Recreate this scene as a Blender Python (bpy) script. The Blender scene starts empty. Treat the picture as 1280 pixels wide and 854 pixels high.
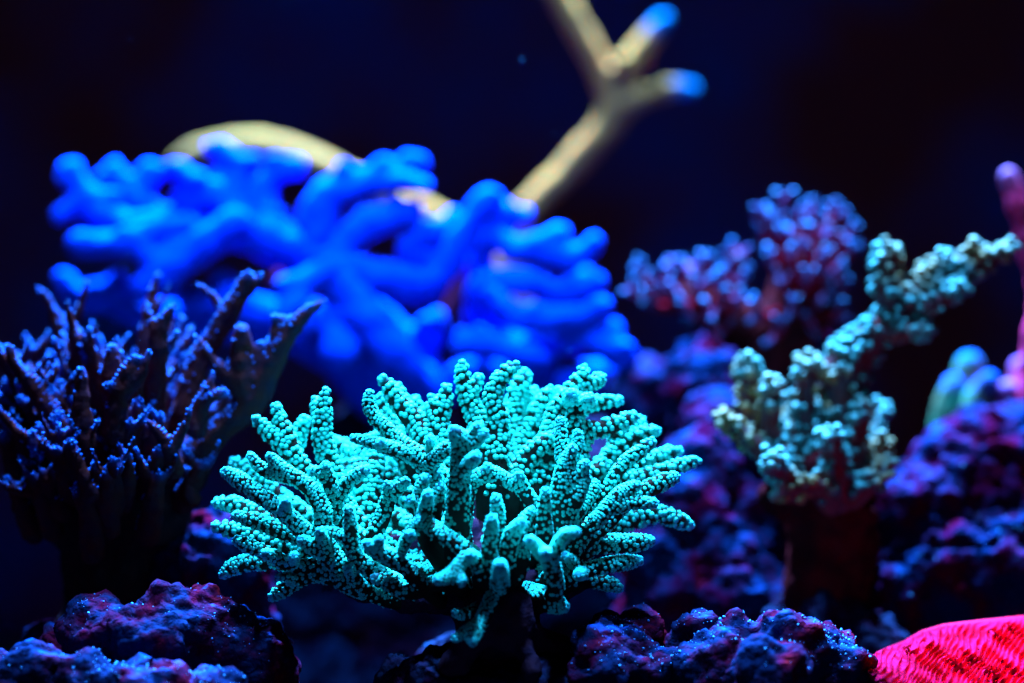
import bpy, math, random
import numpy as np
from mathutils import Vector
from mathutils.bvhtree import BVHTree

random.seed(7)
RNG = np.random.default_rng(7)
scene = bpy.context.scene

# ------------------------------------------------------------------ camera
F_PX = 100.0 / 36.0 * 1280.0        # focal length in pixels of a 1280 wide frame
D0 = 0.80                           # distance to the plane in focus
H = 0.17                            # height of the lens axis above the tank floor
cam_d = bpy.data.cameras.new('camera')
cam_d.lens = 100.0
cam_d.sensor_width = 36.0
cam_d.clip_start = 0.01
cam_d.clip_end = 20.0
cam_d.dof.use_dof = True
cam_d.dof.focus_distance = D0 - 0.004
cam_d.dof.aperture_fstop = 4.2
cam = bpy.data.objects.new('camera', cam_d)
scene.collection.objects.link(cam)
cam.location = (0, -D0, H)
cam.rotation_euler = (math.radians(90), 0, 0)
scene.camera = cam

# ------------------------------------------------------------------ light
world = bpy.data.worlds.new('World')
scene.world = world
world.use_nodes = True
bg = world.node_tree.nodes['Background']
bg.inputs[0].default_value = (0.70, 0.14, 0.36, 1)
bg.inputs[1].default_value = 0.011

LED = (0.07, 0.42, 1.0)
def lamp(name, loc, target, size, power, col=LED, spread=150):
    l = bpy.data.lights.new(name, 'AREA')
    l.shape = 'DISK'
    l.size = size
    l.energy = power
    l.color = col
    l.spread = math.radians(spread)
    o = bpy.data.objects.new(name, l)
    scene.collection.objects.link(o)
    o.location = loc
    o.rotation_euler = (Vector(target) - Vector(loc)).to_track_quat('-Z', 'Y').to_euler()
    return o
lamp('led_or_fill_lamp', (-0.15, 0.50, 1.00), (-0.08, 0.05, 0.12), 0.06, 54.0, LED, 80)
lamp('led_or_fill_lamp', (0.13, 0.50, 1.00), (0.08, 0.05, 0.12), 0.06, 54.0, LED, 80)
lamp('led_or_fill_lamp', (0.00, 0.05, 1.15), (0.00, 0.06, 0.12), 0.08, 11.0, LED, 70)
lamp('led_or_fill_lamp', (-0.01, -0.10, 0.64), (-0.01, -0.015, 0.12), 0.04, 0.24, LED, 24)  # added fill spot that lifts the front of the teal coral
lamp('added_blue_light', (-0.06, -0.10, 0.70), (-0.06, 0.20, 0.21), 0.06, 0.45, (0.02, 0.30, 1.0), 30)  # added light to brighten the blue coral, passing over the teal one
lamp('added_warm_light', (0.00, 0.46, 0.70), (0.0, 0.34, 0.30), 0.05, 0.21, (1.0, 0.70, 0.34), 34)  # added light aimed at the cream coral to bring out its yellow
lamp('added_red_light', (0.20, -0.05, 0.42), (0.165, 0.0, 0.07), 0.03, 0.12, (1.0, 0.03, 0.12), 26)  # added light that stands in for the pink plate's own fluorescence

scene.view_settings.view_transform = 'Standard'
scene.view_settings.look = 'None'
scene.view_settings.gamma = 1.0
scene.view_settings.exposure = 0.0
scene.view_settings.use_curve_mapping = False
scene.render.engine = 'CYCLES'
scene.cycles.use_denoising = True
scene.cycles.max_bounces = 4
scene.cycles.diffuse_bounces = 1
scene.cycles.sample_clamp_indirect = 3.0

# ------------------------------------------------------------------ helpers
def P(x, y, z=0.0):
    """a place in the tank: x, y across the focus plane in 0.225 mm steps seen from the lens, z mm in front of it"""
    d = D0 - z / 1000.0
    return np.array([(x - 640.0) * d / F_PX, d - D0, H - (y - 427.0) * d / F_PX])
def S(z=0.0):
    return (D0 - z / 1000.0) / F_PX

def nodes(name):
    m = bpy.data.materials.new(name)
    m.use_nodes = True
    nt = m.node_tree
    return m, nt, nt.nodes, nt.links, nt.nodes['Principled BSDF']

def mesh_np(name, V, F):
    """F: list of (k x n) int arrays, each of faces with n corners"""
    me = bpy.data.meshes.new(name)
    V = np.asarray(V, dtype=np.float32)
    me.vertices.add(len(V))
    me.vertices.foreach_set('co', V.ravel())
    F = [np.asarray(f, dtype=np.int32) for f in F if len(f)]
    nl = sum(f.size for f in F)
    me.loops.add(nl)
    me.loops.foreach_set('vertex_index', np.concatenate([f.ravel() for f in F]))
    tot = np.concatenate([np.full(len(f), f.shape[1], dtype=np.int32) for f in F])
    start = np.concatenate([[0], np.cumsum(tot)[:-1]]).astype(np.int32)
    me.polygons.add(len(tot))
    me.polygons.foreach_set('loop_start', start)
    try:
        me.polygons.foreach_set('loop_total', tot)
    except Exception:
        pass
    me.polygons.foreach_set('use_smooth', np.ones(len(tot), dtype=bool))
    me.update(calc_edges=True)
    me.validate()
    return me

def add_attr(me, name, vals):
    a = me.attributes.new(name, 'FLOAT', 'POINT')
    a.data.foreach_set('value', np.asarray(vals, dtype=np.float32))

def verts_of(me):
    v = np.empty(len(me.vertices) * 3, dtype=np.float32)
    me.vertices.foreach_get('co', v)
    return v.reshape(-1, 3)

def bake(me, mods):
    """apply modifiers to a mesh; mods is a function that adds them"""
    o = bpy.data.objects.new('work', me)
    scene.collection.objects.link(o)
    mods(o)
    dg = bpy.context.evaluated_depsgraph_get()
    out = bpy.data.meshes.new_from_object(o.evaluated_get(dg))
    bpy.data.objects.remove(o)
    bpy.data.meshes.remove(me)
    out.polygons.foreach_set('use_smooth', np.ones(len(out.polygons), dtype=bool))
    return out

def thing(name, label, cat, loc, group=None):
    o = bpy.data.objects.new(name, None)
    o.empty_display_size = 0.01
    scene.collection.objects.link(o)
    o.location = loc
    o['label'] = label
    o['category'] = cat
    if group:
        o['group'] = group
    return o

def part(name, me, mat, root, parent=None, kind=None, label=None):
    """mesh given in tank coordinates, stored in the coordinates of its thing"""
    off = np.array(root.location, dtype=np.float32) if root else np.zeros(3, dtype=np.float32)
    v = verts_of(me) - off
    me.vertices.foreach_set('co', v.ravel())
    me.update()
    me.name = name
    me.materials.clear()
    me.materials.append(mat)
    o = bpy.data.objects.new(name, me)
    scene.collection.objects.link(o)
    o.parent = parent or root
    if kind:
        o['kind'] = kind
    if label:
        o['label'] = label
    return o

def curve(pts, rad, step):
    """Catmull-Rom through the points; returns centres and radii"""
    pts = np.asarray(pts, float); rad = np.asarray(rad, float)
    n = len(pts)
    ext = np.vstack([2 * pts[0] - pts[1], pts, 2 * pts[-1] - pts[-2]])
    C, R = [], []
    for i in range(n - 1):
        p0, p1, p2, p3 = ext[i:i + 4]
        k = max(2, int(np.linalg.norm(p2 - p1) / step))
        for t in np.arange(k) / k:
            C.append(0.5 * (2 * p1 + (p2 - p0) * t + (2 * p0 - 5 * p1 + 4 * p2 - p3) * t * t
                            + (3 * p1 - p0 - 3 * p2 + p3) * t ** 3))
            R.append(rad[i] + (rad[i + 1] - rad[i]) * t)
    C.append(pts[-1]); R.append(rad[-1])
    return np.array(C), np.array(R)

def frames(C):
    T = np.gradient(C, axis=0)
    T /= np.linalg.norm(T, axis=1)[:, None] + 1e-12
    a = np.array([0.3, 0.5, 0.8]) if abs(T[0] @ np.array([0.3, 0.5, 0.8])) < 0.9 else np.array([1.0, 0, 0])
    N = np.zeros_like(C)
    v = np.cross(T[0], a)
    for i in range(len(C)):
        v = v - T[i] * (v @ T[i])
        v = v / (np.linalg.norm(v) + 1e-12)
        N[i] = v
    return T, N, np.cross(T, N)

def profile(chain, step, wob=0.06):
    """chain of (x, y, z_mm, r_px) -> dense spine with rounded tip: centre, radius, tangent, n, b, capangle"""
    pts = np.array([P(c[0], c[1], c[2]) for c in chain])
    rad = np.array([c[3] * S(c[2]) for c in chain])
    C, R = curve(pts, rad, step)
    ph = RNG.uniform(0, 6.28, 3)
    s = np.linspace(0, 1, len(C))
    R = R * (1 + wob * (np.sin(s * 9 + ph[0]) * 0.6 + np.sin(s * 23 + ph[1]) * 0.4))
    T, N, B = frames(C)
    return C, R, T, N, B

def tube(C, R, T, N, B, sides=12):
    th = np.arange(sides) * 2 * np.pi / sides
    cs, sn = np.cos(th), np.sin(th)
    rings = [C[0] - T[0] * R[0] * 0.5]
    cen, rr, idx = [C[0] - T[0] * R[0] * 0.5], [R[0] * 0.75], [0]
    for i in range(len(C)):
        cen.append(C[i]); rr.append(R[i]); idx.append(i)
    for phi in (25, 48, 70):
        p = math.radians(phi)
        cen.append(C[-1] + T[-1] * R[-1] * math.sin(p)); rr.append(R[-1] * math.cos(p)); idx.append(len(C) - 1)
    V = []
    for c, r, i in zip(cen, rr, idx):
        V.append(c + r * (cs[:, None] * N[i] + sn[:, None] * B[i]))
    k = len(V)
    V = np.vstack(V + [cen[0][None] - T[0] * R[0] * 0.2, (C[-1] + T[-1] * R[-1])[None]])
    i0 = np.arange(k - 1)[:, None] * sides
    j = np.arange(sides)[None]
    j1 = (j + 1) % sides
    Q = np.stack([i0 + j, i0 + j1, i0 + sides + j1, i0 + sides + j], -1).reshape(-1, 4)
    a, b = k * sides, k * sides + 1
    jj = np.arange(sides)
    T0 = np.stack([np.full(sides, a), (jj + 1) % sides, jj], -1)
    T1 = np.stack([np.full(sides, b), (k - 1) * sides + jj, (k - 1) * sides + (jj + 1) % sides], -1)
    return V, Q, np.vstack([T0, T1])

def join(ms):
    V, Q, T, o = [], [], [], 0
    for v, q, t in ms:
        V.append(v); Q.append(q + o); T.append(t + o); o += len(v)
    return np.vstack(V), np.vstack(Q), np.vstack(T)

def flesh(chains, voxel, smooth=5, wob=0.06, lumps=0.0, lump_size=0.004, tipfade=0.004, sides=12, tipgain=1.0, tip_of=None):
    """a branch with its twigs as one continuous skin; returns mesh and the spines"""
    prof = [profile(c, max(voxel * 1.5, 0.0008), wob) for c in chains]
    V, Q, T = join([tube(*p, sides=sides) for p in prof])
    me = mesh_np('skin', V, [Q, T])
    def mods(o):
        r = o.modifiers.new('r', 'REMESH'); r.mode = 'VOXEL'; r.voxel_size = voxel
        s = o.modifiers.new('s', 'SMOOTH'); s.factor = 0.5; s.iterations = smooth
        if lumps:
            d = o.modifiers.new('d', 'DISPLACE'); d.texture = cloud(lump_size); d.strength = lumps
            d.texture_coords = 'GLOBAL'
    me = bake(me, mods)
    tips = np.array([p[0][-1] + p[2][-1] * p[1][-1] for p in prof])
    if tip_of is not None:
        tips = tips[tip_of] if len(tip_of) else np.array([[9.0, 9.0, 9.0]])
    v = verts_of(me)
    dist = np.min(np.linalg.norm(v[:, None, :] - tips[None], axis=2), axis=1)
    add_attr(me, 'tip', np.clip(tipgain * (1 - dist / tipfade), 0, 1))
    return me, prof

_cl = {}
def cloud(size, kind='CLOUDS'):
    key = (size, kind)
    if key not in _cl:
        t = bpy.data.textures.new('relief', kind)
        t.noise_scale = size
        if kind == 'CLOUDS':
            t.noise_depth = 3
        _cl[key] = t
    return _cl[key]

def template(kind):
    """small coral cup / dome, unit pitch, axis +z: verts, quads, tris, rim value"""
    if kind == 'cup':
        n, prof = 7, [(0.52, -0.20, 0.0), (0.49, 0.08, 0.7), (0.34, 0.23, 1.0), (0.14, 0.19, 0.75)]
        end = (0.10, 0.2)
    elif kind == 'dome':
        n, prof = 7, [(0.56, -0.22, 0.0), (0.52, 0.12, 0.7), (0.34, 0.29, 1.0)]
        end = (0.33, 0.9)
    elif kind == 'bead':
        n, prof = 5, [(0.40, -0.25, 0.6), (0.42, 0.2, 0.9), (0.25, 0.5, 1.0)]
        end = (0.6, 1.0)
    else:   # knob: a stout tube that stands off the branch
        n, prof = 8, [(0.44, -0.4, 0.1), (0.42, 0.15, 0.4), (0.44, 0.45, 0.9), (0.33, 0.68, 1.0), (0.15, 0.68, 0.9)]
        end = (0.60, 0.6)
    th = np.arange(n) * 2 * np.pi / n
    V, a = [], []
    for r, z, h in prof:
        V.append(np.stack([r * np.cos(th), r * np.sin(th), np.full(n, z)], 1)); a += [h] * n
    V = np.vstack(V + [np.array([[0, 0, end[0]]])]); a.append(end[1])
    k = len(prof)
    i0 = np.arange(k - 1)[:, None] * n
    j = np.arange(n)[None]; j1 = (j + 1) % n
    Q = np.stack([i0 + j, i0 + j1, i0 + n + j1, i0 + n + j], -1).reshape(-1, 4)
    jj = np.arange(n)
    T = np.stack([np.full(n, k * n), (k - 1) * n + jj, (k - 1) * n + (jj + 1) % n], -1)
    return V, Q, T, np.array(a)
TPL = {k: template(k) for k in ('cup', 'dome', 'bead', 'knob')}

def scatter(me, prof, pitch, kind, tilt=0.6, keep=None, tipfade=0.004, jit=0.18, grow=0.12):
    """cups packed in rows round the spines, seated on the skin"""
    bvh = BVHTree.FromPolygons([tuple(v) for v in verts_of(me).tolist()], [tuple(p.vertices) for p in me.polygons])
    tpl, q, t, rim = TPL[kind]
    cell, seen = pitch * 0.66, {}
    pos, dirs, siz, tipv = [], [], [], []
    tips = np.array([p[0][-1] + p[2][-1] * p[1][-1] for p in prof])
    for C, R, T, N, B in prof:
        seg = np.concatenate([[0], np.cumsum(np.linalg.norm(np.diff(C, axis=0), axis=1))])
        L = seg[-1]
        s, row = pitch * 0.3, 0
        end = L + R[-1] * 1.45
        while s < end:
            if s <= L:
                i = min(len(C) - 1, int(np.searchsorted(seg, s)))
                c, r, tt, nb = C[i], R[i], T[i], 0.0
            else:
                i = len(C) - 1
                phi = (s - L) / R[-1]
                nb = math.sin(phi)
                c, r, tt = C[-1] + T[-1] * R[-1] * math.sin(phi), R[-1] * max(0.02, math.cos(phi)), T[-1]
            m = max(1, int(round(2 * math.pi * r / pitch)))
            off = (row % 2) * 0.5 + RNG.uniform(-0.12, 0.12)
            for j in range(m):
                a = 2 * math.pi * (j + off + RNG.uniform(-jit, jit)) / m
                out = math.cos(a) * N[i] + math.sin(a) * B[i]
                p = c + out * r + tt * (RNG.uniform(-jit, jit) + 1.7 * (j + off) / m) * pitch
                nrm = out * math.sqrt(max(0, 1 - nb * nb)) + tt * nb
                hit = bvh.find_nearest(Vector(p))
                if hit[0] is None or hit[3] > pitch * 0.55:
                    continue
                h = np.array(hit[0]); hn = np.array(hit[1])
                if hn @ nrm < 0.15:
                    continue
                dt = np.min(np.linalg.norm(tips - h, axis=1))
                if keep is not None and not keep(h, hn, dt):
                    continue
                key = tuple((h / cell).astype(int))
                bad = False
                for dx in (-1, 0, 1):
                    for dy in (-1, 0, 1):
                        for dz in (-1, 0, 1):
                            for w in seen.get((key[0] + dx, key[1] + dy, key[2] + dz), ()):
                                if (w[0] - h[0]) ** 2 + (w[1] - h[1]) ** 2 + (w[2] - h[2]) ** 2 < cell * cell:
                                    bad = True
                if bad:
                    continue
                seen.setdefault(key, []).append(h)
                d = hn + tt * tilt * (1 - nb)
                pos.append(h); dirs.append(d / np.linalg.norm(d))
                siz.append(pitch * (1 + RNG.uniform(-grow, grow)) * (0.82 if dt < R[-1] * 0.8 else 1.0))
                tipv.append(max(0.0, 1 - dt / tipfade))
            s += pitch * 0.80
            row += 1
    if not pos:
        return None
    return stamp(np.array(pos), np.array(dirs), np.array(siz), kind, np.array(tipv))

def stamp(pos, Z, siz, kind, tipv=None):
    tpl, q, t, rim = TPL[kind]
    k = len(pos)
    ref = np.where(np.abs(Z[:, 2:3]) < 0.9, np.array([[0, 0, 1.0]]), np.array([[1.0, 0, 0]]))
    X = np.cross(ref, Z); X /= np.linalg.norm(X, axis=1)[:, None]
    Y = np.cross(Z, X)
    w = RNG.uniform(0, 6.28, k)
    X, Y = (np.cos(w)[:, None] * X + np.sin(w)[:, None] * Y, -np.sin(w)[:, None] * X + np.cos(w)[:, None] * Y)
    loc = tpl[None] * siz[:, None, None]
    V = pos[:, None] + loc[..., 0:1] * X[:, None] + loc[..., 1:2] * Y[:, None] + loc[..., 2:3] * Z[:, None]
    n = len(tpl)
    o = (np.arange(k) * n)[:, None, None]
    me = mesh_np('cups', V.reshape(-1, 3), [(q[None] + o).reshape(-1, 4), (t[None] + o).reshape(-1, 3)])
    add_attr(me, 'rim', np.tile(rim, k))
    add_attr(me, 'tip', np.repeat(tipv if tipv is not None else np.zeros(k), n))
    add_attr(me, 'vary', np.repeat(RNG.uniform(0, 1, k), n))
    return me

# ------------------------------------------------------------------ materials
def mat_skin(name, base, tip, rough=0.7, spec=0.0, mottled=None, scale=220, bump=0.25, bscale=900, sss=0.0):
    m, nt, N, L, b = nodes(name)
    at = N.new('ShaderNodeAttribute'); at.attribute_name = 'tip'
    tc = N.new('ShaderNodeTexCoord')
    no = N.new('ShaderNodeTexNoise'); no.inputs['Scale'].default_value = scale; no.inputs['Detail'].default_value = 5
    L.new(tc.outputs['Object'], no.inputs['Vector'])
    ra = N.new('ShaderNodeValToRGB')
    ra.color_ramp.elements[0].position = 0.36; ra.color_ramp.elements[0].color = (*(mottled or [c * 0.7 for c in base]), 1)
    ra.color_ramp.elements[1].position = 0.64; ra.color_ramp.elements[1].color = (*base, 1)
    L.new(no.outputs['Fac'], ra.inputs['Fac'])
    mx = N.new('ShaderNodeMix'); mx.data_type = 'RGBA'
    L.new(at.outputs['Fac'], mx.inputs['Factor'])
    L.new(ra.outputs['Color'], mx.inputs['A']); mx.inputs['B'].default_value = (*tip, 1)
    L.new(mx.outputs['Result'], b.inputs['Base Color'])
    b.inputs['Roughness'].default_value = rough
    b.inputs['Specular IOR Level'].default_value = spec
    if sss:
        b.inputs['Subsurface Weight'].default_value = sss
        b.inputs['Subsurface Radius'].default_value = (1, 1, 1)
        b.inputs['Subsurface Scale'].default_value = 0.002
    n2 = N.new('ShaderNodeTexNoise'); n2.inputs['Scale'].default_value = bscale; n2.inputs['Detail'].default_value = 3
    L.new(tc.outputs['Object'], n2.inputs['Vector'])
    bu = N.new('ShaderNodeBump'); bu.inputs['Strength'].default_value = bump; bu.inputs['Distance'].default_value = 0.0006
    L.new(n2.outputs['Fac'], bu.inputs['Height']); L.new(bu.outputs['Normal'], b.inputs['Normal'])
    return m

def mat_cup(name, low, high, tip, rough=0.45, spec=0.05, tipmix=0.7, alt=None):
    m, nt, N, L, b = nodes(name)
    rim = N.new('ShaderNodeAttribute'); rim.attribute_name = 'rim'
    tip_a = N.new('ShaderNodeAttribute'); tip_a.attribute_name = 'tip'
    va = N.new('ShaderNodeAttribute'); va.attribute_name = 'vary'
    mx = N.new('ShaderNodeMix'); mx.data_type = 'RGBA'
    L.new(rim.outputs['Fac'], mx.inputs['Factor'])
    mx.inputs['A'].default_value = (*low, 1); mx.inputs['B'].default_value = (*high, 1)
    ma = N.new('ShaderNodeMath'); ma.operation = 'MULTIPLY'; ma.inputs[1].default_value = tipmix
    L.new(tip_a.outputs['Fac'], ma.inputs[0])
    m2 = N.new('ShaderNodeMix'); m2.data_type = 'RGBA'
    L.new(ma.outputs[0], m2.inputs['Factor'])
    L.new(mx.outputs['Result'], m2.inputs['A']); m2.inputs['B'].default_value = (*tip, 1)
    last = m2.outputs['Result']
    if alt:
        tc = N.new('ShaderNodeTexCoord'); no = N.new('ShaderNodeTexNoise'); no.inputs['Scale'].default_value = 45
        L.new(tc.outputs['Object'], no.inputs['Vector'])
        ar = N.new('ShaderNodeMapRange'); ar.inputs['From Min'].default_value = 0.5; ar.inputs['From Max'].default_value = 0.62
        L.new(no.outputs['Fac'], ar.inputs['Value'])
        m3 = N.new('ShaderNodeMix'); m3.data_type = 'RGBA'
        L.new(ar.outputs['Result'], m3.inputs['Factor']); L.new(last, m3.inputs['A']); m3.inputs['B'].default_value = (*alt, 1)
        last = m3.outputs['Result']
    hs = N.new('ShaderNodeHueSaturation')
    mr = N.new('ShaderNodeMapRange'); mr.inputs['To Min'].default_value = 0.72; mr.inputs['To Max'].default_value = 1.08
    L.new(va.outputs['Fac'], mr.inputs['Value']); L.new(mr.outputs['Result'], hs.inputs['Value'])
    L.new(last, hs.inputs['Color'])
    L.new(hs.outputs['Color'], b.inputs['Base Color'])
    b.inputs['Roughness'].default_value = rough
    b.inputs['Specular IOR Level'].default_value = spec
    return m

def mat_rock(name, red, blue, pale, pale_amt=0.55, scale=70, patch=26):
    m, nt, N, L, b = nodes(name)
    tc = N.new('ShaderNodeTexCoord')
    n1 = N.new('ShaderNodeTexNoise'); n1.inputs['Scale'].default_value = scale; n1.inputs['Detail'].default_value = 7; n1.inputs['Roughness'].default_value = 0.62
    L.new(tc.outputs['Object'], n1.inputs['Vector'])
    r1 = N.new('ShaderNodeValToRGB')
    e = r1.color_ramp.elements
    e[0].position = 0.33; e[0].color = (*red, 1)
    e[1].position = 0.56; e[1].color = (*blue, 1)
    k = e.new(0.44); k.color = (red[0] * 0.35, red[1] * 0.6, blue[2] * 0.35, 1)
    L.new(n1.outputs['Fac'], r1.inputs['Fac'])
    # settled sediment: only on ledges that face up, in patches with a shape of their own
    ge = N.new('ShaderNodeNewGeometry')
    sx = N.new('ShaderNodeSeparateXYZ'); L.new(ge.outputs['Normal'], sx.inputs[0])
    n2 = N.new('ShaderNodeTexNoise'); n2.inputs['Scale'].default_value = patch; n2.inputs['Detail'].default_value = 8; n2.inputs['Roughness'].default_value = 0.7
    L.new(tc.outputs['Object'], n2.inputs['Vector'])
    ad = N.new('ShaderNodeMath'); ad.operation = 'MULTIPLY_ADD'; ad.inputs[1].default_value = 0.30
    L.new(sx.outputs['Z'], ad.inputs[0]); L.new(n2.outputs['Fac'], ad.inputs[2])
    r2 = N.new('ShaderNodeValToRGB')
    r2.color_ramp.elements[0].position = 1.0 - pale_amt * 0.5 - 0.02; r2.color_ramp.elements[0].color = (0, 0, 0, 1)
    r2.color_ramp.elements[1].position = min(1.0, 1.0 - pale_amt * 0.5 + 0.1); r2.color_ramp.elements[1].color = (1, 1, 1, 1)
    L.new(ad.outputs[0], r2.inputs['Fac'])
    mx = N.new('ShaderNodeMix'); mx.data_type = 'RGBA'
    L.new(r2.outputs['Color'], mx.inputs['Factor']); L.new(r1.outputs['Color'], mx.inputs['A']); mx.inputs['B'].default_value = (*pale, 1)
    L.new(mx.outputs['Result'], b.inputs['Base Color'])
    b.inputs['Roughness'].default_value = 0.6
    b.inputs['Specular IOR Level'].default_value = 0.0
    n3 = N.new('ShaderNodeTexNoise'); n3.inputs['Scale'].default_value = 520; n3.inputs['Detail'].default_value = 6
    L.new(tc.outputs['Object'], n3.inputs['Vector'])
    v3 = N.new('ShaderNodeTexVoronoi'); v3.inputs['Scale'].default_value = 330
    L.new(tc.outputs['Object'], v3.inputs['Vector'])
    sm = N.new('ShaderNodeMath'); sm.operation = 'SUBTRACT'
    L.new(n3.outputs['Fac'], sm.inputs[0]); L.new(v3.outputs['Distance'], sm.inputs[1])
    bu = N.new('ShaderNodeBump'); bu.inputs['Strength'].default_value = 0.9; bu.inputs['Distance'].default_value = 0.0014
    L.new(sm.outputs[0], bu.inputs['Height']); L.new(bu.outputs['Normal'], b.inputs['Normal'])
    return m

M = {}
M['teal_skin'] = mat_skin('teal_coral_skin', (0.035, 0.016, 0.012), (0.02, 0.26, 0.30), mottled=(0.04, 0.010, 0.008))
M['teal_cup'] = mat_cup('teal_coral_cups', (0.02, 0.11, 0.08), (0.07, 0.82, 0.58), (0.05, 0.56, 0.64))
M['teal_base'] = mat_skin('purple_brown_coral_base', (0.07, 0.012, 0.022), (0.05, 0.02, 0.03), mottled=(0.03, 0.008, 0.02), bump=0.6)
M['blue'] = mat_skin('blue_coral_skin', (0.0, 0.042, 0.56), (0.0, 0.055, 0.60), mottled=(0.0, 0.022, 0.40), rough=0.8, spec=0.0, bump=0.5, bscale=500)
M['blue_base'] = mat_skin('shaded_maroon_base', (0.07, 0.004, 0.012), (0.07, 0.004, 0.012), rough=0.8)  # maroon carries the dark red shadow between the blue fingers
M['cream'] = mat_skin('cream_coral_skin', (0.72, 0.15, 0.030), (0.0, 0.09, 0.22), mottled=(0.55, 0.11, 0.034), rough=0.7, spec=0.0)
M['brown'] = mat_skin('red_brown_coral_skin', (0.11, 0.010, 0.010), (0.004, 0.045, 0.22), mottled=(0.05, 0.008, 0.016), rough=0.5, bump=0.5)
M['brown_bead'] = mat_cup('lit_blue_polyp_beads', (0.01, 0.05, 0.24), (0.015, 0.10, 0.46), (0.02, 0.13, 0.52))
M['brown_trunk'] = mat_skin('shaded_brown_trunk', (0.05, 0.010, 0.012), (0.05, 0.01, 0.012), mottled=(0.02, 0.006, 0.010), bump=0.8)  # darker than the branches, the trunk's shade put into its colour
M['red_trunk'] = mat_skin('shaded_red_trunk', (0.12, 0.006, 0.008), (0.1, 0.006, 0.008), mottled=(0.04, 0.004, 0.006), scale=120, bump=0.8)  # shadow below the crown is put into this darker red
M['green_skin'] = mat_skin('dull_red_coral_skin', (0.20, 0.022, 0.022), (0.14, 0.24, 0.16), mottled=(0.14, 0.05, 0.06), rough=0.5)
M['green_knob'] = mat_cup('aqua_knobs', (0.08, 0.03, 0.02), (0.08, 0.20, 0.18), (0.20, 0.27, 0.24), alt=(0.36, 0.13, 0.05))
M['purple_skin'] = mat_skin('magenta_coral_skin', (0.40, 0.004, 0.012), (0.006, 0.05, 0.16), mottled=(0.25, 0.003, 0.010))
M['purple_bead'] = mat_cup('pale_blue_buds', (0.05, 0.012, 0.03), (0.012, 0.06, 0.18), (0.03, 0.09, 0.24))
M['pink_branch'] = mat_skin('rose_coral_skin', (0.95, 0.025, 0.10), (0.30, 0.10, 0.26), mottled=(0.8, 0.015, 0.06))
M['bud_teal'] = mat_skin('teal_stub_skin', (0.01, 0.13, 0.07), (0.0, 0.05, 0.34), mottled=(0.16, 0.06, 0.03), scale=90)
M['bud_pink'] = mat_skin('pink_stub_skin', (0.80, 0.05, 0.12), (0.25, 0.07, 0.30))
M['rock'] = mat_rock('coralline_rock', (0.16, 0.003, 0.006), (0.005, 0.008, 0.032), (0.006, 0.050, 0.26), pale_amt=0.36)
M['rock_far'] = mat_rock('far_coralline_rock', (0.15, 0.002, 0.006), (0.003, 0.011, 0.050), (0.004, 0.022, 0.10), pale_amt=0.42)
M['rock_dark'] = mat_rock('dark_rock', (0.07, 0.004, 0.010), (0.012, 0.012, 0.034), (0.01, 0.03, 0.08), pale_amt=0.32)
M['grain'] = mat_cup('sediment_grains', (0.06, 0.2, 0.5), (0.10, 0.32, 0.7), (0.1, 0.3, 0.7))

# ------------------------------------------------------------------ the tank: floor and back wall
def sheet(name, corners, mat):
    me = mesh_np(name, np.array(corners, float), [np.array([[0, 1, 2, 3]])])
    me.materials.append(mat)
    o = bpy.data.objects.new(name, me)
    scene.collection.objects.link(o)
    o['kind'] = 'structure'
    return o
m, nt, N, L, b = nodes('dark_sand')
tc = N.new('ShaderNodeTexCoord'); n1 = N.new('ShaderNodeTexNoise'); n1.inputs['Scale'].default_value = 900; n1.inputs['Detail'].default_value = 5
L.new(tc.outputs['Object'], n1.inputs['Vector'])
r = N.new('ShaderNodeValToRGB'); r.color_ramp.elements[0].color = (0.004, 0.004, 0.006, 1); r.color_ramp.elements[1].color = (0.016, 0.016, 0.022, 1)
L.new(n1.outputs['Fac'], r.inputs['Fac']); L.new(r.outputs['Color'], b.inputs['Base Color']); b.inputs['Roughness'].default_value = 1.0; b.inputs['Specular IOR Level'].default_value = 0.0
sheet('tank_floor', [(-0.8, -0.35, 0), (0.8, -0.35, 0), (0.8, 0.85, 0), (-0.8, 0.85, 0)], m)
m, nt, N, L, b = nodes('dark_navy_back_wall')
tc = N.new('ShaderNodeTexCoord'); n1 = N.new('ShaderNodeTexNoise'); n1.inputs['Scale'].default_value = 7; n1.inputs['Detail'].default_value = 3
L.new(tc.outputs['Object'], n1.inputs['Vector'])
r = N.new('ShaderNodeValToRGB')
r.color_ramp.elements[0].position = 0.40; r.color_ramp.elements[0].color = (0.24, 0.036, 0.026, 1)
r.color_ramp.elements[1].position = 0.68; r.color_ramp.elements[1].color = (0.002, 0.08, 0.27, 1)  # bluer patches paint a faint mottled glow onto the wall
L.new(n1.outputs['Fac'], r.inputs['Fac']); L.new(r.outputs['Color'], b.inputs['Base Color']); b.inputs['Roughness'].default_value = 1.0
b.inputs['Specular IOR Level'].default_value = 0.0
sheet('tank_back_wall', [(-0.8, 0.85, -0.01), (0.8, 0.85, -0.01), (0.8, 0.85, 1.0), (-0.8, 0.85, 1.0)], m)

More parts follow.
